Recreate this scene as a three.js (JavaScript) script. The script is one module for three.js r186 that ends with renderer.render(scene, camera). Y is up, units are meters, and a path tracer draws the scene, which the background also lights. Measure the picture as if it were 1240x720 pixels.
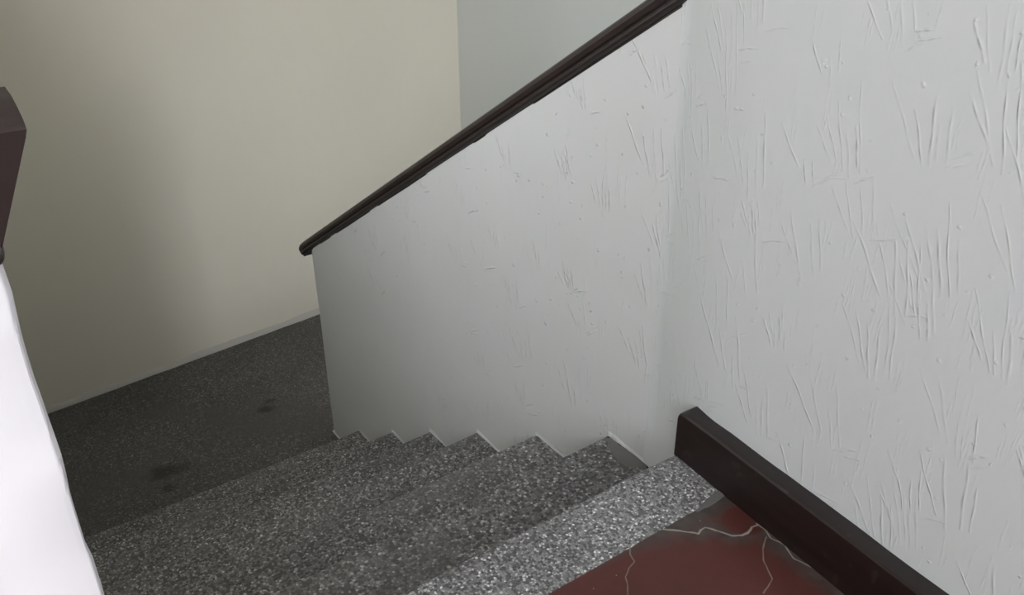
import * as THREE from 'three';
import { mergeGeometries, toCreasedNormals } from 'three/addons/utils/BufferGeometryUtils.js';
import { RectAreaLightUniformsLib } from 'three/addons/lights/RectAreaLightUniformsLib.js';

// ---------------------------------------------------------------- camera, daylight, exposure
const scene = new THREE.Scene();
const camera = new THREE.PerspectiveCamera(37.48, 1240 / 720, 0.05, 60);
camera.rotation.order = 'YXZ';
camera.position.set(-1.0708, 1.0227, 0.8788);
camera.rotation.set(-0.4978, -0.6115, -0.00504);
scene.add(camera);

scene.background = new THREE.Color(0.80, 0.90, 1.0);
RectAreaLightUniformsLib.init();
function daylight(x, y, z, w, h, tx, ty, tz, color, power) {
  const l = new THREE.RectAreaLight(color, power, w, h);
  l.position.set(x, y, z); l.lookAt(tx, ty, tz); scene.add(l);
  return l;
}
// daylight entering by the window behind the photographer; two unseen sources are added: one in the stairwell's
// left wall to light the parapet, one behind the parapet to brighten the back wall
const SKY = new THREE.Color(0.985, 0.985, 1.035);
daylight(-2.05, 1.6, 2.43, 0.58, 1.14, -2.05, 1.6, 0, SKY, 31.5);
daylight(-1.94, 1.3, -1.3, 0.94, 1.16, 0, 1.3, -1.3, SKY, 9.4);
daylight(0.87, -0.93, -0.135, 0.7, 1.2, 0.87, -0.93, -2.9, SKY, 6.6);

const renderer = new THREE.WebGLRenderer({ antialias: true });
renderer.toneMapping = THREE.LinearToneMapping;
renderer.toneMappingExposure = 0.80;
renderer.shadowMap.enabled = true;

// ---------------------------------------------------------------- helpers
function rng(seed) {
  let a = seed >>> 0;
  return () => { a = (a + 0x6d2b79f5) | 0; let t = Math.imul(a ^ (a >>> 15), 1 | a); t = (t + Math.imul(t ^ (t >>> 7), 61 | t)) ^ t; return ((t ^ (t >>> 14)) >>> 0) / 4294967296; };
}
const hash = (i, j, s) => { let h = Math.imul(i, 374761393) + Math.imul(j, 668265263) + Math.imul(s, 974634777); h = Math.imul(h ^ (h >>> 13), 1274126177); return ((h ^ (h >>> 16)) >>> 0) / 4294967296; };
// value noise with period p (in cells)
function vnoise(x, y, p, s) {
  const xi = Math.floor(x), yi = Math.floor(y), fx = x - xi, fy = y - yi, m = (v) => ((v % p) + p) % p;
  const u = fx * fx * (3 - 2 * fx), v = fy * fy * (3 - 2 * fy);
  const a = hash(m(xi), m(yi), s), b = hash(m(xi + 1), m(yi), s), c = hash(m(xi), m(yi + 1), s), d = hash(m(xi + 1), m(yi + 1), s);
  return a + (b - a) * u + (c - a) * v + (a - b - c + d) * u * v;
}
function fbm(x, y, p, s, oct) { let r = 0, a = 0.5, n = 0; for (let o = 0; o < oct; o++) { r += a * vnoise(x, y, p, s + o * 17); n += a; a *= 0.5; x *= 2; y *= 2; p *= 2; } return r / n; }
const smooth = (a, b, x) => { const t = Math.min(1, Math.max(0, (x - a) / (b - a))); return t * t * (3 - 2 * t); };
const toS = (l) => (l <= 0.0031308 ? 12.92 * l : 1.055 * Math.pow(l, 1 / 2.4) - 0.055) * 255;

function finish(t) { t.wrapS = t.wrapT = THREE.RepeatWrapping; t.magFilter = THREE.LinearFilter; t.minFilter = THREE.LinearFilter; t.needsUpdate = true; return t; }
function colourTexture(N, fn) {            // fn(x, y) -> linear [r, g, b]
  const d = new Uint8Array(N * N * 4);
  for (let y = 0; y < N; y++) for (let x = 0; x < N; x++) {
    const c = fn(x, y), i = (y * N + x) * 4;
    for (let k = 0; k < 3; k++) d[i + k] = Math.max(0, Math.min(255, toS(c[k])));
    d[i + 3] = 255;
  }
  const t = new THREE.DataTexture(d, N, N); t.colorSpace = THREE.SRGBColorSpace;
  return finish(t);
}
function coarse(N, n, fn) {                // a smooth n x n field read at N x N
  const g = new Float32Array(n * n);
  for (let y = 0; y < n; y++) for (let x = 0; x < n; x++) g[y * n + x] = fn(x / n, y / n);
  return (x, y) => { const a = x / N * n, b = y / N * n, i = Math.floor(a) % n, j = Math.floor(b) % n, i1 = (i + 1) % n, j1 = (j + 1) % n, u = a - Math.floor(a), v = b - Math.floor(b); return (g[j * n + i] * (1 - u) + g[j * n + i1] * u) * (1 - v) + (g[j1 * n + i] * (1 - u) + g[j1 * n + i1] * u) * v; };
}
function heightTexture(N, h) {             // h in 0..1
  const d = new Float32Array(N * N * 4);
  for (let i = 0; i < N * N; i++) { d[i * 4] = d[i * 4 + 1] = d[i * 4 + 2] = h[i]; d[i * 4 + 3] = 1; }
  return finish(new THREE.DataTexture(d, N, N, THREE.RGBAFormat, THREE.FloatType));
}
function scaled(t, metres) { const c = t.clone(); c.repeat.set(1 / metres, 1 / metres); c.needsUpdate = true; return c; }

// uv in metres from the face's main direction
function boxUV(g) {
  const n = g.attributes.normal, p = g.attributes.position, uv = new Float32Array(p.count * 2);
  for (let i = 0; i < p.count; i++) {
    const ax = Math.abs(n.getX(i)), ay = Math.abs(n.getY(i)), az = Math.abs(n.getZ(i));
    let u, v;
    if (ay >= ax && ay >= az) { u = p.getX(i); v = p.getZ(i); } else if (ax >= az) { u = p.getZ(i); v = p.getY(i); } else { u = p.getX(i); v = p.getY(i); }
    uv[i * 2] = u; uv[i * 2 + 1] = v;
  }
  g.setAttribute('uv', new THREE.BufferAttribute(uv, 2));
  return g;
}
function box(x0, x1, y0, y1, z0, z1) {
  const g = new THREE.BoxGeometry(x1 - x0, y1 - y0, z1 - z0).toNonIndexed();
  g.translate((x0 + x1) / 2, (y0 + y1) / 2, (z0 + z1) / 2);
  return boxUV(g);
}
// rings of points (all the same length, each a closed outline) skinned into a solid with end caps
function loft(rings, crease = 0.7) {
  const n = rings[0].length, pos = [], idx = [];
  for (const r of rings) for (const p of r) pos.push(p[0], p[1], p[2]);
  for (let i = 0; i < rings.length - 1; i++) for (let j = 0; j < n; j++) {
    const a = i * n + j, b = i * n + (j + 1) % n, c = a + n, d = b + n;
    idx.push(a, b, d, a, d, c);
  }
  const cap = (r, base, flip) => {
    let c = new THREE.Vector3(), ax = new THREE.Vector3();
    const P = r.map((p) => new THREE.Vector3(...p));
    P.forEach((p) => c.add(p)); c.multiplyScalar(1 / n);
    for (let j = 0; j < n; j++) ax.add(P[j].clone().sub(c).cross(P[(j + 1) % n].clone().sub(c)));
    ax.normalize();
    const e1 = P[1].clone().sub(P[0]).projectOnPlane(ax).normalize(), e2 = ax.clone().cross(e1);
    const flat = P.map((p) => new THREE.Vector2(p.clone().sub(c).dot(e1), p.clone().sub(c).dot(e2)));
    for (const [a, b, d] of THREE.ShapeUtils.triangulateShape(flat, [])) flip ? idx.push(base + a, base + d, base + b) : idx.push(base + a, base + b, base + d);
  };
  cap(rings[0], 0, true); cap(rings[rings.length - 1], (rings.length - 1) * n, false);
  let g = new THREE.BufferGeometry();
  g.setAttribute('position', new THREE.Float32BufferAttribute(pos, 3)); g.setIndex(idx);
  g = toCreasedNormals(g, crease);
  // make sure that the skin faces outwards (positive volume)
  const p = g.attributes.position; let vol = 0; const a = new THREE.Vector3(), b = new THREE.Vector3(), c = new THREE.Vector3();
  for (let i = 0; i < p.count; i += 3) { a.fromBufferAttribute(p, i); b.fromBufferAttribute(p, i + 1); c.fromBufferAttribute(p, i + 2); vol += a.dot(b.cross(c)); }
  if (vol < 0) { rings = rings.map((r) => r.slice().reverse()); return loft(rings, crease); }
  return boxUV(g);
}
function mesh(name, geo, mat, parent) {
  const m = new THREE.Mesh(geo, mat); m.name = name; m.castShadow = m.receiveShadow = true;
  (parent ?? scene).add(m);
  return m;
}
function struct(name, geo, mat, parent) { const m = mesh(name, geo, mat, parent); if (!parent) m.userData.kind = 'structure'; return m; }
function thing(name, label, category, pos) { const g = new THREE.Group(); g.name = name; g.position.set(...pos); g.userData = { label, category }; scene.add(g); return g; }

// ---------------------------------------------------------------- procedural surfaces
// brush-stippled plaster: fans of thin paint ridges, drops, and a soft trowelled unevenness
function plasterHeight(N, L, seed, o) {
  const h = new Float32Array(N * N), R = rng(seed), px = N / L;
  const waveF = coarse(N, 200, (u, v) => fbm(u * 8, v * 8, 8, seed, 3));
  for (let y = 0; y < N; y++) for (let x = 0; x < N; x++)
    h[y * N + x] = 0.25 + o.wave * (waveF(x, y) - 0.5) + o.grain * (fbm(x / N * 90, y / N * 60, 0x7fffffff, seed + 5, 2) - 0.5);
  const stroke = (x, y, ang, len, w, amp, bend) => {     // metres; ang from vertical, + leans right going up
    const n = Math.max(4, Math.ceil(len * px)), rw = w * px;
    const wob = R() * 6.3;
    for (let i = 0; i <= n; i++) {
      const t = i / n, a = ang + bend * (t - 0.3) + 0.07 * Math.sin(wob + t * 9);
      x += Math.sin(a) * len / n; y += Math.cos(a) * len / n;
      const A = amp * Math.pow(Math.sin(Math.PI * Math.min(1, t * 0.9 + 0.07)), 0.6) * (0.65 + 0.35 * Math.sin(wob * 3 + t * 15)), cx = x * px, cy = y * px, k = Math.ceil(rw * 2.2);
      for (let dy = -k; dy <= k; dy++) for (let dx = -k; dx <= k; dx++) {
        const qx = Math.round(cx) + dx, qy = Math.round(cy) + dy, ex = (qx - cx) / rw, ey = (qy - cy) / rw, e = ex * ex + ey * ey;
        if (e > 4.5) continue;
        const id = (((qy % N) + N) % N) * N + (((qx % N) + N) % N), v = A * Math.exp(-e * 1.1);
        if (top[id] < v) top[id] = v;
      }
    }
  };
  const top = new Float32Array(N * N);
  const cell = o.cell, nc = Math.round(L / cell);
  for (let j = 0; j < nc; j++) for (let i = 0; i < nc; i++) {
    if (R() < o.skip) continue;
    const bx = (i + 0.5 * (j % 2) + 0.8 * (R() - 0.5)) * L / nc, by = (j + 0.8 * (R() - 0.5)) * L / nc, lean = (R() - 0.5) * 0.2 - 0.17, big = 0.6 + 0.6 * R();
    const n = 3 + Math.floor(R() * 4);
    for (let k = 0; k < n; k++) {
      const f = n > 1 ? k / (n - 1) - 0.5 : 0, off = f * 0.045 * big + (R() - 0.5) * 0.006;
      stroke(bx + off, by + Math.abs(f) * 0.03 + (R() - 0.5) * 0.02, lean + (f < 0 ? f * 0.8 : f * 0.04) - 0.03, o.len * big * (0.45 + 0.65 * R()), 0.0011 + 0.0009 * R(), o.amp * (0.35 + 0.65 * R()), (R() - 0.5) * 0.25);
    }
    const m = Math.floor(R() * 3.2);
    for (let k = 0; k < m; k++) stroke(bx + 0.012 + 0.014 * R(), by + 0.012 * (R() - 0.3) + k * 0.009, 0.75 + 0.6 * R(), 0.02 + 0.035 * R(), 0.0011 + 0.0008 * R(), o.amp * (0.4 + 0.6 * R()), 0.4 * R());
  }
  for (let k = 0; k < o.drops; k++) stroke(R() * L, R() * L, R() * 6.3, 0.002 + 0.004 * R(), 0.0012 + 0.0014 * R(), o.amp * (0.3 + 0.7 * R()), 0);
  for (let k = 0; k < o.combs; k++) { const x = R() * L, y = R() * L; for (let q = 0; q < 3; q++) stroke(x + q * 0.005 + 0.003 * R(), y + 0.02 * R(), (R() - 0.5) * 0.2, 0.02 + 0.05 * R(), 0.0009 + 0.0006 * R(), o.amp * 0.4 * R(), 0); }
  for (let i = 0; i < N * N; i++) h[i] = Math.min(1, Math.max(0, h[i] + top[i]));
  return heightTexture(N, h);
}
const fanBump = plasterHeight(1792, 1.5, 11, { wave: 0.5, grain: 0.10, amp: 0.55, cell: 0.105, skip: 0.06, len: 0.1, drops: 420, combs: 520 });
const combBump = plasterHeight(1536, 1.6, 47, { wave: 0.5, grain: 0.04, amp: 0.45, cell: 0.16, skip: 0.25, len: 0.09, drops: 500, combs: 420 });

function paintTone(N, seed, base, tint, amount) {   // gentle unevenness of a painted wall
  return colourTexture(N, (x, y) => {
    const a = fbm(x / N * 4, y / N * 4, 4, seed, 5) - 0.5, b = fbm(x / N * 14, y / N * 5, 0x7fffffff, seed + 9, 3) - 0.5;
    return base.map((c, k) => c * (1 + amount * a) + tint[k] * b * amount);
  });
}
const whiteTone = paintTone(512, 3, [0.70, 0.735, 0.745], [0.05, 0.01, -0.03], 0.06);
const creamTone = paintTone(512, 8, [0.77, 0.73, 0.62], [0.03, 0.0, -0.06], 0.12);
const M = {};
M.fanPlaster = new THREE.MeshStandardMaterial({ map: scaled(whiteTone, 2.3), roughness: 0.62, bumpMap: scaled(fanBump, 1.5), bumpScale: 0.003 });
M.combPlaster = new THREE.MeshStandardMaterial({ map: scaled(whiteTone, 2.3), color: new THREE.Color(0.96, 0.945, 0.93), roughness: 0.68, bumpMap: scaled(combBump, 1.6), bumpScale: 0.0075 });
M.guardPlaster = new THREE.MeshStandardMaterial({ color: new THREE.Color(0.76, 0.75, 0.775), roughness: 0.6, bumpMap: scaled(combBump, 1.6), bumpScale: 0.0009 });
M.cream = new THREE.MeshStandardMaterial({ map: scaled(creamTone, 3.1), roughness: 0.55 });
M.grey = new THREE.MeshStandardMaterial({ map: scaled(creamTone, 3.1), color: new THREE.Color(0.86, 0.95, 1.08), roughness: 0.6 });
M.white = new THREE.MeshStandardMaterial({ color: new THREE.Color(0.7, 0.69, 0.66), roughness: 0.8 });

// terrazzo: crushed marble and dark stone chips in a grey cement
function chips(N, L, size, seed) {
  const n = Math.round(L / size), c = N / n, px = new Float32Array(n * n), py = new Float32Array(n * n);
  for (let j = 0; j < n; j++) for (let i = 0; i < n; i++) { px[j * n + i] = (i + 0.1 + 0.8 * hash(i, j, seed)) * c; py[j * n + i] = (j + 0.1 + 0.8 * hash(i, j, seed + 1)) * c; }
  const val = new Float32Array(N * N), h = new Float32Array(N * N);
  for (let y = 0; y < N; y++) for (let x = 0; x < N; x++) {
    const ci = Math.floor(x / c), cj = Math.floor(y / c); let d1 = 1e9, d2 = 1e9, id = 0;
    for (let dj = -1; dj <= 1; dj++) for (let di = -1; di <= 1; di++) {
      const i = ci + di, j = cj + dj, wi = (i + n) % n, wj = (j + n) % n, k = wj * n + wi;
      const dx = x - px[k] - (i - wi) * c, dy = y - py[k] - (j - wj) * c, r = 0.7 + 0.6 * hash(wi, wj, seed + 2), d = Math.sqrt(dx * dx + dy * dy) / r;
      if (d < d1) { d2 = d1; d1 = d; id = k; } else if (d < d2) d2 = d;
    }
    const edge = smooth(0.05 * c, 0.22 * c, d2 - d1), q = hash(id, 3, seed + 4), q2 = hash(id, 7, seed + 5);
    const v = q < 0.34 ? 0.035 + 0.05 * q2 : q < 0.8 ? 0.12 + 0.13 * q2 : q < 0.95 ? 0.27 + 0.16 * q2 : 0.48 + 0.2 * q2;
    val[y * N + x] = 0.085 * (1 - edge) + v * edge; h[y * N + x] = edge;
  }
  return { val, h, N, L };
}
const chipA = chips(2048, 1.6, 0.0058, 21);
function terrazzo(seed, gain, dust, warm, film, extra) {   // film: how far grime evens the chips out
  const { val, N, L } = chipA;
  const bigF = coarse(N, 320, (u, v) => fbm(u * 5, v * 5, 5, seed, 5)), dustF = coarse(N, 320, (u, v) => smooth(0.46, 0.8, fbm(u * 9, v * 9, 9, seed + 31, 4)) * dust);
  const exF = extra && coarse(N, 400, (u, v) => extra(u * L, v * L));
  return colourTexture(N, (x, y) => {
    const big = bigF(x, y), d = dustF(x, y);
    let v = (val[y * N + x] * (1 - film) + 0.125 * film) * gain * (0.72 + 0.56 * big);
    v = v * (1 - d) + 0.13 * gain * d;
    if (extra) v *= exF(x, y);
    return [v * (1 + warm), v, v * (1 - warm * 1.1)];
  });
}
const terrazzoBump = heightTexture(2048, chipA.h);
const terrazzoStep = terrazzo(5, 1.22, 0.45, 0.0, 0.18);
const terrazzoWorn = terrazzo(77, 1.75, 0.3, -0.01, 0.12);
// the lower landing is grimier and carries two dark stains
const wrap = (d) => d - 1.6 * Math.round(d / 1.6);
const terrazzoGrime = terrazzo(131, 0.72, 0.7, 0.045, 0.5, (x, y) => {
  let k = 1;
  for (const [sx, sz, r, a] of [[-0.175, -2.255, 0.035, 0.6], [-0.13, -2.3, 0.02, 0.5], [-0.642, -2.087, 0.06, 0.55], [-0.57, -2.07, 0.035, 0.4], [-0.66, -1.98, 0.03, 0.5]]) {
    const dx = wrap(x - sx), dz = wrap(y - sz), w = 0.6 + 0.8 * fbm(x * 30, y * 30, 48, 9, 2);
    k *= 1 - a * (1 - smooth(r * 0.4, r * 1.3, Math.hypot(dx * 0.8, dz) * w * 1.2));
  }
  return k;
});
const stone = (map, rough, bump, L = 1.6) => new THREE.MeshStandardMaterial({ map: scaled(map, L), roughness: rough, bumpMap: scaled(terrazzoBump, L), bumpScale: bump });
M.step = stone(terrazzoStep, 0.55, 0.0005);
M.worn = stone(terrazzoWorn, 0.6, 0.0006, 1.2);
M.grime = stone(terrazzoGrime, 0.6, 0.0004);
M.cementLight = new THREE.MeshStandardMaterial({ color: new THREE.Color(0.3, 0.295, 0.285), roughness: 0.9 });
M.cement = new THREE.MeshStandardMaterial({ map: scaled(paintTone(256, 19, [0.18, 0.178, 0.174], [0.04, 0.04, 0.04], 0.9), 0.5), roughness: 0.9 });

// red oxide floor paint, worn back to grey along the stair edge and the skirting, with filled cracks
const RX0 = -1.1, RZ0 = 0.0, RL = 1.3;
const cracks = [
  [[-0.262, 0.128], [-0.25, 0.131], [-0.2287, 0.151], [-0.2089, 0.1744], [-0.199, 0.170], [-0.1889, 0.1699], [-0.1818, 0.1796], [-0.1679, 0.2082], [-0.152, 0.219], [-0.1417, 0.2199], [-0.125, 0.215], [-0.1125, 0.2171]],
  [[-0.1125, 0.213], [-0.1123, 0.2291], [-0.119, 0.2496], [-0.1146, 0.2734], [-0.125, 0.30], [-0.118, 0.33]],
  [[-0.322, 0.128], [-0.3198, 0.1318], [-0.331, 0.146], [-0.3351, 0.1603], [-0.352, 0.165], [-0.3673, 0.1752], [-0.374, 0.187], [-0.3884, 0.2045], [-0.40, 0.24], [-0.43, 0.30]],
  [[-0.1238, 0.2441], [-0.15, 0.258], [-0.1694, 0.2782], [-0.1858, 0.3084], [-0.2201, 0.3202]],
];
const crackWidth = [0.0022, 0.0015, 0.0011, 0.0013];
function crackAt(x, z) {
  let best = 0, dim = 0;
  x += 0.003 * (fbm(x * 60, z * 60, 0x7fffffff, 71, 2) - 0.5); z += 0.003 * (fbm(x * 60, z * 60, 0x7fffffff, 72, 2) - 0.5);
  cracks.forEach((c, q) => {
    for (let i = 0; i < c.length - 1; i++) {
      const [ax, az] = c[i], [bx, bz] = c[i + 1], dx = bx - ax, dz = bz - az, t = Math.min(1, Math.max(0, ((x - ax) * dx + (z - az) * dz) / (dx * dx + dz * dz)));
      const d = Math.hypot(x - ax - t * dx, z - az - t * dz), w = crackWidth[q] * (0.5 + fbm(x * 90, z * 90, 0x7fffffff, 77, 2));
      best = Math.max(best, (q === 2 || q === 3 ? 0.55 : 1) * (1 - smooth(w * 0.5, w, d)));
      if (q < 2) dim = Math.max(dim, 1 - smooth(0.004, 0.03, d));
    }
  });
  return [best, dim];
}
const redH = new Float32Array(1536 * 1536);
const redMap = colourTexture(1536, (px, py) => {
  const x = RX0 + px / 1536 * RL, z = RZ0 + py / 1536 * RL, n = fbm(x * 9, z * 9, 0x7fffffff, 41, 4), f = fbm(x * 70, z * 70, 0x7fffffff, 45, 3);
  let red = [0.092, 0.024, 0.019].map((c) => c * (0.75 + 0.5 * n) * (0.93 + 0.14 * f));
  const [cr, dim] = x > -0.55 && z < 0.45 ? crackAt(x, z) : [0, 0];
  // grime and bare cement: a strip along the terrazzo that widens to the right, and along the skirting
  const right = smooth(-0.40, -0.20, x);
  let g = (1 - smooth(0.004, 0.012 + 0.055 * right, z - 0.133 + 0.03 * (n - 0.5) + 0.01 * (f - 0.5))) * (0.35 + 0.65 * right);
  const chip = 1 - smooth(0.85, 1.1, Math.hypot((x + 0.125) / 0.04, (z - 0.195) / 0.034) + 0.5 * (n - 0.5));  // a red patch left inside the first crack
  const sk = -0.096 - 0.068 * z;                                                                 // skirting foot
  g = Math.max(g, (1 - smooth(0.004, 0.05, sk - x + 0.04 * (n - 0.45))) * smooth(0.2, 0.24, z) * (1 - smooth(0.42, 0.62, z)) * 0.85);
  g = Math.max(g, dim * 0.75 * smooth(-0.3, -0.24, x) * (0.5 + n)); g = Math.min(1, g) * (1 - chip * 0.9);
  const grey = [0.075, 0.066, 0.060].map((c) => c * (0.5 + 0.9 * f));
  let c = red.map((r, k) => r * (1 - g) + grey[k] * g);
  const sp = hash(px >> 1, py >> 1, 91) > 0.9997 ? 1 : 0;
  c = c.map((v, k) => v * (1 - cr) + [0.33, 0.30, 0.26][k] * cr);
  if (sp) c = [0.4, 0.36, 0.33];
  redH[py * 1536 + px] = 0.5 + 0.3 * (n - 0.5) + 0.15 * (f - 0.5) - 0.25 * g + 0.2 * cr;
  return c;
});
function redTex(t) { t.wrapS = t.wrapT = THREE.MirroredRepeatWrapping; t.repeat.set(1 / RL, 1 / RL); t.offset.set(-RX0 / RL, -RZ0 / RL); return t; }
M.red = new THREE.MeshStandardMaterial({ map: redTex(redMap), roughness: 0.5, bumpMap: redTex(heightTexture(1536, redH)), bumpScale: 0.002 });

// dark varnished wood of the rails and the painted skirting
const grainTone = (seed, a, b) => colourTexture(512, (x, y) => { const g = fbm(x / 512 * 3, y / 512 * 60, 0x7fffffff, seed, 4), k = 0.6 + 0.8 * g; return [a[0] * k, a[1] * k, a[2] * k].map((v, i) => v + b[i] * (fbm(x / 20, y / 20, 0x7fffffff, seed + 3, 2) > 0.8 ? 1 : 0)); });
M.wood = new THREE.MeshPhysicalMaterial({ map: scaled(grainTone(51, [0.026, 0.0165, 0.0155], [0.004, 0.003, 0.003]), 0.4), roughness: 0.5, clearcoat: 0.08, clearcoatRoughness: 0.3 });
M.woodDark = new THREE.MeshPhysicalMaterial({ map: scaled(grainTone(57, [0.022, 0.015, 0.013], [0.004, 0.003, 0.003]), 0.4), roughness: 0.45 });
M.skirting = new THREE.MeshStandardMaterial({ map: scaled(grainTone(63, [0.013, 0.0058, 0.0054], [0.012, 0.010, 0.009]), 0.5), roughness: 0.42 });
M.frame = new THREE.MeshStandardMaterial({ color: 0xd8d8d4, roughness: 0.5 });
M.pane = new THREE.MeshPhysicalMaterial({ color: 0xffffff, transmission: 1, roughness: 0, thickness: 0, ior: 1.45 });

// ---------------------------------------------------------------- the room
const TOP = 2.6, LOW = -1.19;
const ZR = 2.45, XL = -2.4, XR = 1.33;
// far wall of the lower landing, a little out of square
const back = (x) => -2.773 - 0.0962 * (x + 0.942);
struct('wall_back', loft([LOW - 0.2, TOP].map((y) => [[XL - 0.2, y, back(XL - 0.2)], [XR + 0.01, y, back(XR + 0.01)], [XR + 0.01, y, back(XR) - 0.2], [XL - 0.2, y, back(XL) - 0.2]])), M.cream);
struct('wall_right_far', box(XR - 0.015, XR + 0.2, LOW - 1.6, TOP, -3.3, ZR), M.grey);
const XS = -1.35, XD = XS - 0.7, W1 = { x0: -2.36, x1: -1.74, y0: 1.0, y1: 2.2 };
struct('wall_left', mergeGeometries([box(XL - 0.2, XL, -0.3, TOP, 0.25, ZR), box(XL, XD, -0.3, TOP, 0.25, 0.445)]), M.white);
// unseen wall added and made thick to keep light off the back wall's left
const W2 = { z0: -1.78, z1: -0.82, y0: 0.7, y1: 1.9 };
struct('added_wall_left_well', mergeGeometries([
  box(XD, XS, LOW - 0.2, W2.y0, -3.0, 0.445), box(XD, XS, W2.y1, TOP, -3.0, 0.445),
  box(XD, XS, W2.y0, W2.y1, -3.0, W2.z0), box(XD, XS, W2.y0, W2.y1, W2.z1, 0.445)]), M.cream);
struct('wall_rear', mergeGeometries([
  box(XL - 0.2, XR + 0.2, -1.6, W1.y0, ZR, ZR + 0.2), box(XL - 0.2, XR + 0.2, W1.y1, TOP, ZR, ZR + 0.2),
  box(XL - 0.2, W1.x0, W1.y0, W1.y1, ZR, ZR + 0.2), box(W1.x1, XR + 0.2, W1.y0, W1.y1, ZR, ZR + 0.2)]), M.white);
struct('ceiling', box(XL - 0.2, XR + 0.2, TOP, TOP + 0.2, -3.4, ZR + 0.2), M.white);
const W3 = { x0: 0.5, x1: 1.24, y0: -1.55, y1: -0.31 }, Z3 = -0.12;  // unseen wall and opening added to brighten the right of the back wall
struct('added_wall_right_rear', mergeGeometries([
  box(0.235, XR, -2.6, W3.y0, Z3, Z3 + 0.2), box(0.235, XR, W3.y1, TOP, Z3, Z3 + 0.2),
  box(0.235, W3.x0, W3.y0, W3.y1, Z3, Z3 + 0.2), box(W3.x1, XR, W3.y0, W3.y1, Z3, Z3 + 0.2)]), M.grey);
function windowAt(name, cx, cy, cz, w, h, turn) {
  const g = new THREE.Group(); g.name = name; g.userData.kind = 'structure'; g.position.set(cx, cy, cz); g.rotation.y = turn; scene.add(g);
  const t = 0.05, d = 0.05;
  mesh('window_frame', mergeGeometries([box(-w / 2, w / 2, -h / 2, -h / 2 + t, -d, d), box(-w / 2, w / 2, h / 2 - t, h / 2, -d, d), box(-w / 2, -w / 2 + t, -h / 2, h / 2, -d, d), box(w / 2 - t, w / 2, -h / 2, h / 2, -d, d), box(-0.02, 0.02, -h / 2, h / 2, -d * 0.6, d * 0.6)]), M.frame, g);
  for (const s of [-1, 1]) mesh('pane', box(s < 0 ? -w / 2 + t : 0.02, s < 0 ? -0.02 : w / 2 - t, -h / 2 + t, h / 2 - t, -0.002, 0.002), M.pane, g);
}
windowAt('window_1', (W1.x0 + W1.x1) / 2, (W1.y0 + W1.y1) / 2, ZR + 0.1, W1.x1 - W1.x0, W1.y1 - W1.y0, 0);
windowAt('added_window_2', XD + 0.06, (W2.y0 + W2.y1) / 2, (W2.z0 + W2.z1) / 2, W2.z1 - W2.z0, W2.y1 - W2.y0, Math.PI / 2);  // added light source, deep reveal shapes its spread over parapet and far walls

windowAt('added_window_3', (W3.x0 + W3.x1) / 2, (W3.y0 + W3.y1) / 2, Z3 + 0.1, W3.x1 - W3.x0, W3.y1 - W3.y0, 0);  // added light source hidden behind the parapet, aimed at the back wall

// floors
struct('floor_landing', box(XL, 0.0, -0.16, 0, 0.133, ZR), M.red);
struct('floor_lower', box(XL, XR, LOW - 0.2, LOW, -3.2, -1.67), M.grime);

// solid wall on the right: its face swells out of the parapet's plane in a soft fold
const facePlan = [[0, -0.165]];
for (let i = 1; i <= 24; i++) { const t = i / 24; facePlan.push([-0.062 * (0.55 * t + 0.45 * (1 - (1 - t) * (1 - t))), -0.15 + 0.21 * t]); }
for (let i = 1; i <= 24; i++) { const z = 0.06 + i * 0.099; facePlan.push([-0.062 - 0.068 * (Math.min(z, 1) - 0.06), z]); }
{
  const rings = [];
  for (let j = 0; j <= 60; j++) {
    const y = -1.6 + (TOP + 1.6) * j / 60, r = facePlan.map(([x, z], i) => [x + 0.004 * (fbm(z * 6 + 40, y * 5 + 40, 0x7fffffff, 88, 2) - 0.5), y, z]);
    r.push([0.24, y, facePlan[facePlan.length - 1][1]], [0.24, y, -0.165]);
    rings.push(r);
  }
  struct('wall_right', loft(rings, 0.9), M.fanPlaster);
}

// ---------------------------------------------------------------- parapet along the stair
const END = -1.945, TH = 0.085;
const railY = (z) => 0.766 + 0.632 * (z + 0.155);       // line of the parapet's top, z negative going down
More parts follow.
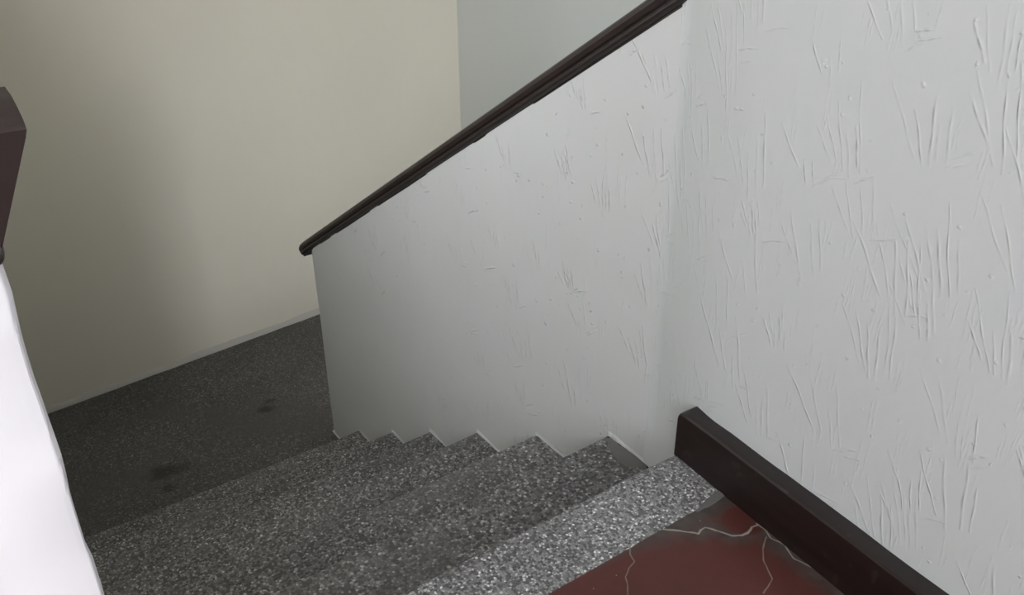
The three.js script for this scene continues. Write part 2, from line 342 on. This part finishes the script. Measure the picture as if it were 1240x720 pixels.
// nosings measured down the flight (z, y)
const NOSE = [[0.0, 0.0], [-0.281, -0.174], [-0.545, -0.336], [-0.826, -0.503], [-1.103, -0.671], [-1.379, -0.843], [-1.672, -1.018]];
{
  const rings = [], NZ = 70, NY = 40;
  for (let i = 0; i <= NZ; i++) {
    const z = -0.14 + (END + 0.14) * i / NZ, top = railY(z), low = -1.45, r = [];
    for (let j = 0; j <= NY; j++) {
      const y = low + (top - low) * j / NY; r.push([0.003 * (fbm(z * 7 + 50, y * 7 + 50, 0x7fffffff, 15, 3) - 0.5) + (i === NZ ? 0.006 : i === NZ - 0.5 ? 0.002 : 0), y, z + (i === NZ ? 0.004 * (fbm(3, y * 18 + 9, 0x7fffffff, 16, 2) - 0.5) : 0)]);
    }
    r.push([TH, top, z], [TH, low, z]);
    rings.push(r);
  }
  const wall = struct('wall_parapet', loft(rings, 0.6), M.combPlaster);
  // the plaster's ragged lip where it meets each tread
  for (let k = 1; k <= 7; k++) {
    const y = k < 7 ? NOSE[k][1] : LOW, za = NOSE[k - 1][0] - 0.05, zb = k < 7 ? NOSE[k][0] : END + 0.004, lip = [];
    for (let i = 0; i <= 24; i++) {
      const z = za + (zb - za) * i / 24, a = 0.0015 + 0.0035 * fbm(z * 30 + 90, k, 0x7fffffff, 61, 2), b = 0.002 + 0.009 * fbm(z * 22 + 70, k, 0x7fffffff, 62, 2);
      lip.push([[0.02, y - 0.02, z], [-a, y - 0.02, z], [-a, y + b * 0.35, z], [-a * 0.55, y + b * 0.8, z], [0.001, y + b * 1.25, z], [0.02, y + b * 1.25, z]]);
    }
    mesh('plaster_lip', loft(lip, 1.0), M.combPlaster, wall);
  }
}

// ---------------------------------------------------------------- guard wall close on the left
const GX = -1.0585, GZ = 0.527, GTOP = 0.884;
{
  const rings = [], R = 0.003;
  for (let j = 0; j <= 90; j++) {
    const y = -0.0 + (GTOP - 0.0) * j / 90, e = 0.0035 * (fbm(y * 38 + 20, 4, 0x7fffffff, 33, 3) - 0.5), e2 = 0.003 * (fbm(y * 17 + 60, 9, 0x7fffffff, 34, 2) - 0.5), r = [];
    r.push([XL, y, GZ - 0.075], [GX - 0.008 + e, y, GZ - 0.075]);
    for (let a = 0; a <= 4; a++) { const t = a / 4 * Math.PI / 2; r.push([GX - R + R * Math.cos(t) + e, y, GZ - R + R * Math.sin(t) + e2]); }
    for (let i = 1; i <= 20; i++) { const x = GX - 0.008 - 0.02 * i; r.push([x, y, GZ + 0.003 * (fbm(x * 20 + 60, y * 20, 0x7fffffff, 35, 2) - 0.5) + e2]); }
    r.push([XL, y, GZ]);
    rings.push(r);
  }
  struct('wall_guard', loft(rings, 0.8), M.guardPlaster);
}

// ---------------------------------------------------------------- skirting, trims
{
  const rings = [];
  for (let i = 0; i <= 60; i++) {
    const z = 0.004 + (ZR - 0.01) * Math.pow(i / 60, 1.4), zz = Math.min(z, 1.2), f = -0.0958 - 0.068 * zz, hgt = 0.104 + 0.003 * (fbm(z * 9, 3, 0x7fffffff, 66, 2) - 0.5), w = 0.0015 * (fbm(z * 40 + 9, 5, 0x7fffffff, 67, 2) - 0.5);
    const xb = f + 0.07;
    const soft = i === 0 ? 0.006 : i === 1 ? 0.001 : 0;
    rings.push([[xb, 0, z], [f, 0, z], [f, hgt - 0.016 - soft, z], [f + 0.0015, hgt - 0.011 - soft, z], [f + 0.005, hgt - 0.008 - soft, z], [f + 0.02 + w, hgt - 0.008 + w - soft, z], [xb, hgt - 0.016 + w, z]]);
  }
  struct('baseboard_right', loft(rings, 0.5), M.skirting);
}
{
  const rings = [];
  for (let i = 0; i <= 90; i++) {
    const x = XL + 0.01 + (XR - 0.03 - XL) * i / 90, z = back(x), a = 0.012 + 0.006 * fbm(x * 13 + 40, 2, 0x7fffffff, 68, 3) , b = 0.012 + 0.022 * fbm(x * 7 + 40, 8, 0x7fffffff, 69, 3);
    rings.push([[x, LOW, z - 0.01], [x, LOW, z + a], [x, LOW + b * 0.5, z + a * 0.75], [x, LOW + b, z + a * 0.1], [x, LOW + b, z - 0.01]]);
  }
  struct('trim_1', loft(rings, 0.9), new THREE.MeshStandardMaterial({ color: new THREE.Color(0.52, 0.5, 0.46), roughness: 0.85 }));
}

// ---------------------------------------------------------------- the flight of steps
const SX0 = XS + 0.004, SX1 = -0.003;
const stair = thing('staircase', 'straight flight of worn grey speckled terrazzo steps going down beside the white parapet', 'staircase', [0, LOW, -0.85]);
function step(name, zn, yn, zback, depth, mat, seed, x1 = SX1) {
  const rings = [], NX = 90, R = 0.011;
  for (let i = 0; i <= NX; i++) {
    const x = SX0 + (x1 - SX0) * i / NX, jz = 0.006 * (fbm(x * 11 + 80, seed, 0x7fffffff, 201, 3) - 0.5), jy = 0.004 * (fbm(x * 9 + 30, seed + 4, 0x7fffffff, 202, 3) - 0.5), r = [];
    r.push([x, yn - depth, zback], [x, yn - depth, zn + 0.012]);
    for (let a = 0; a <= 5; a++) { const t = Math.PI - a / 5 * Math.PI / 2; r.push([x, yn - R + R * Math.sin(t) + jy * (0.4 + 0.12 * a), zn + R + R * Math.cos(t) + jz]); }
    for (let q = 1; q <= 6; q++) r.push([x, yn + 0.002 * (fbm(x * 8 + 20, q + seed * 3, 0x7fffffff, 203, 2) - 0.5) * (q < 6 ? 1 : 0) + jy * Math.max(0, 0.5 - q * 0.1), zn + 0.03 + (zback - zn - 0.03) * q / 6]);
    rings.push(r.map(([a, b, c]) => [a, b - LOW, c + 0.85]));
  }
  const m = mesh(name, loft(rings, 0.9), mat, stair);
  m.geometry.attributes.uv.array.forEach((v, i, a) => { a[i] = v + (i % 2 ? seed * 0.37 : seed * 0.53); });
  return m;
}
step('top_nosing', NOSE[0][0], 0, 0.134, 0.165, M.worn, 1, -0.045).userData.label = 'lighter worn terrazzo edge of the top landing';
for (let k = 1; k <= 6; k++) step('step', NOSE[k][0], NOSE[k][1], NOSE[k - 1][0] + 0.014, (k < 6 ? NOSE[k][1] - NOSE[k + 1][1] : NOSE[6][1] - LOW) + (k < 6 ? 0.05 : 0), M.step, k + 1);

// cement smears left on the tread ends by the plasterer
function smear(x, y, z, sx, sy, sz, turn, mat, seed) {
  const g = new THREE.SphereGeometry(1, 24, 14), p = g.attributes.position;
  for (let i = 0; i < p.count; i++) { const a = 0.7 + 0.6 * fbm(p.getX(i) * 2 + 9, p.getZ(i) * 2 + 9 + p.getY(i), 0x7fffffff, seed, 3); p.setXYZ(i, -Math.abs(p.getX(i)) * a * sx, p.getY(i) * sy * a, p.getZ(i) * a * sz); }
  g.rotateY(turn); g.translate(x, y - LOW, z + 0.85); g.computeVertexNormals();
  mesh('cement_smear', boxUV(g.toNonIndexed()), mat, stair);
}
smear(-0.004, -0.1745, -0.205, 0.034, 0.0035, 0.058, 0, M.cement, 301);
smear(-0.004, -0.838, -1.2, 0.045, 0.022, 0.055, 0, M.cementLight, 305);
smear(-0.09, -0.0005, 0.126, 0.085, 0.0022, 0.0085, 0.12, M.cement, 309);

// ---------------------------------------------------------------- handrails
// cross-section (across, up): rounded cap over a recessed moulding
const capOutline = [[-0.027, 0.0165], [-0.029, 0.019], [-0.0305, 0.026], [-0.029, 0.033], [-0.024, 0.038], [-0.012, 0.0405], [0.0, 0.041], [0.012, 0.0405], [0.024, 0.038], [0.029, 0.033], [0.0305, 0.026], [0.029, 0.019], [0.027, 0.0165]];
const lowOutline = [[-0.0265, 0.0168], [-0.0275, 0.0145], [-0.028, 0.0095], [-0.0255, 0.005], [-0.0225, 0.003], [-0.0225, 0.0], [0.0225, 0.0], [0.0225, 0.003], [0.0255, 0.005], [0.028, 0.0095], [0.0275, 0.0145], [0.0265, 0.0168]];
{
  const rail = thing('handrail', 'long dark brown wooden handrail sloping down on top of the parapet wall', 'handrail', [TH / 2, railY(END), END]);
  const S = (outline, zs, scale) => loft(zs.map(([z, sc, dy]) => outline.map(([a, b]) => [a * 1.9 * sc, railY(z) + (b - 0.002) * scale * 1.35 + dy - railY(END), z - END])), 0.5);
  const run = []; for (let i = 0; i <= 30; i++) run.push([-0.08 + (-1.985 + 0.08) * i / 30, 1, 0]);
  const capRun = run.concat([[-2.01, 1, -0.001], [-2.03, 0.94, -0.004], [-2.042, 0.82, -0.009]]);
  mesh('cap', S(capOutline, capRun, 1), M.wood, rail);
  mesh('moulding', S(lowOutline, run.concat([[-2.012, 1, -0.001], [-2.026, 0.94, -0.002], [-2.034, 0.84, -0.003]]), 1), M.woodDark, rail);
}
{
  const rail = thing('handrail', 'short end of a dark brown handrail on the near white wall at left edge', 'handrail', [GX, GTOP, GZ]);
  rail.name = 'handrail_001';
  // profile (z towards the viewer, y) ; ends cut back below the cap
  const prof = [[-0.020, 0.053], [-0.008, 0.056], [0.006, 0.056], [0.016, 0.054], [0.0235, 0.0515], [0.026, 0.049], [0.0255, 0.046], [0.020, 0.010], [0.0215, 0.006], [0.018, 0.0], [-0.05, 0.0], [-0.055, 0.035], [-0.04, 0.047]];
  const end = (y) => 0.0015 + 0.017 * Math.min(1, Math.max(0, (y - 0.012) / 0.036)) - 0.003 * smooth(0.01, 0, y);
  const rings = [[XL - GX, 0], [-0.4, 0], [-0.1, 0], [0, 1]].map(([x, e]) => prof.map(([z, y]) => [x + (e ? end(y) : 0), y, z]));
  mesh('cap', loft(rings, 0.6), M.wood, rail);
  const b = new THREE.SphereGeometry(0.005, 16, 12); b.scale(0.7, 1.1, 1); b.translate(-0.0015, 0.006, 0.017);
  mesh('end_bead', boxUV(b.toNonIndexed()), M.woodDark, rail);
}

renderer.render(scene, camera);
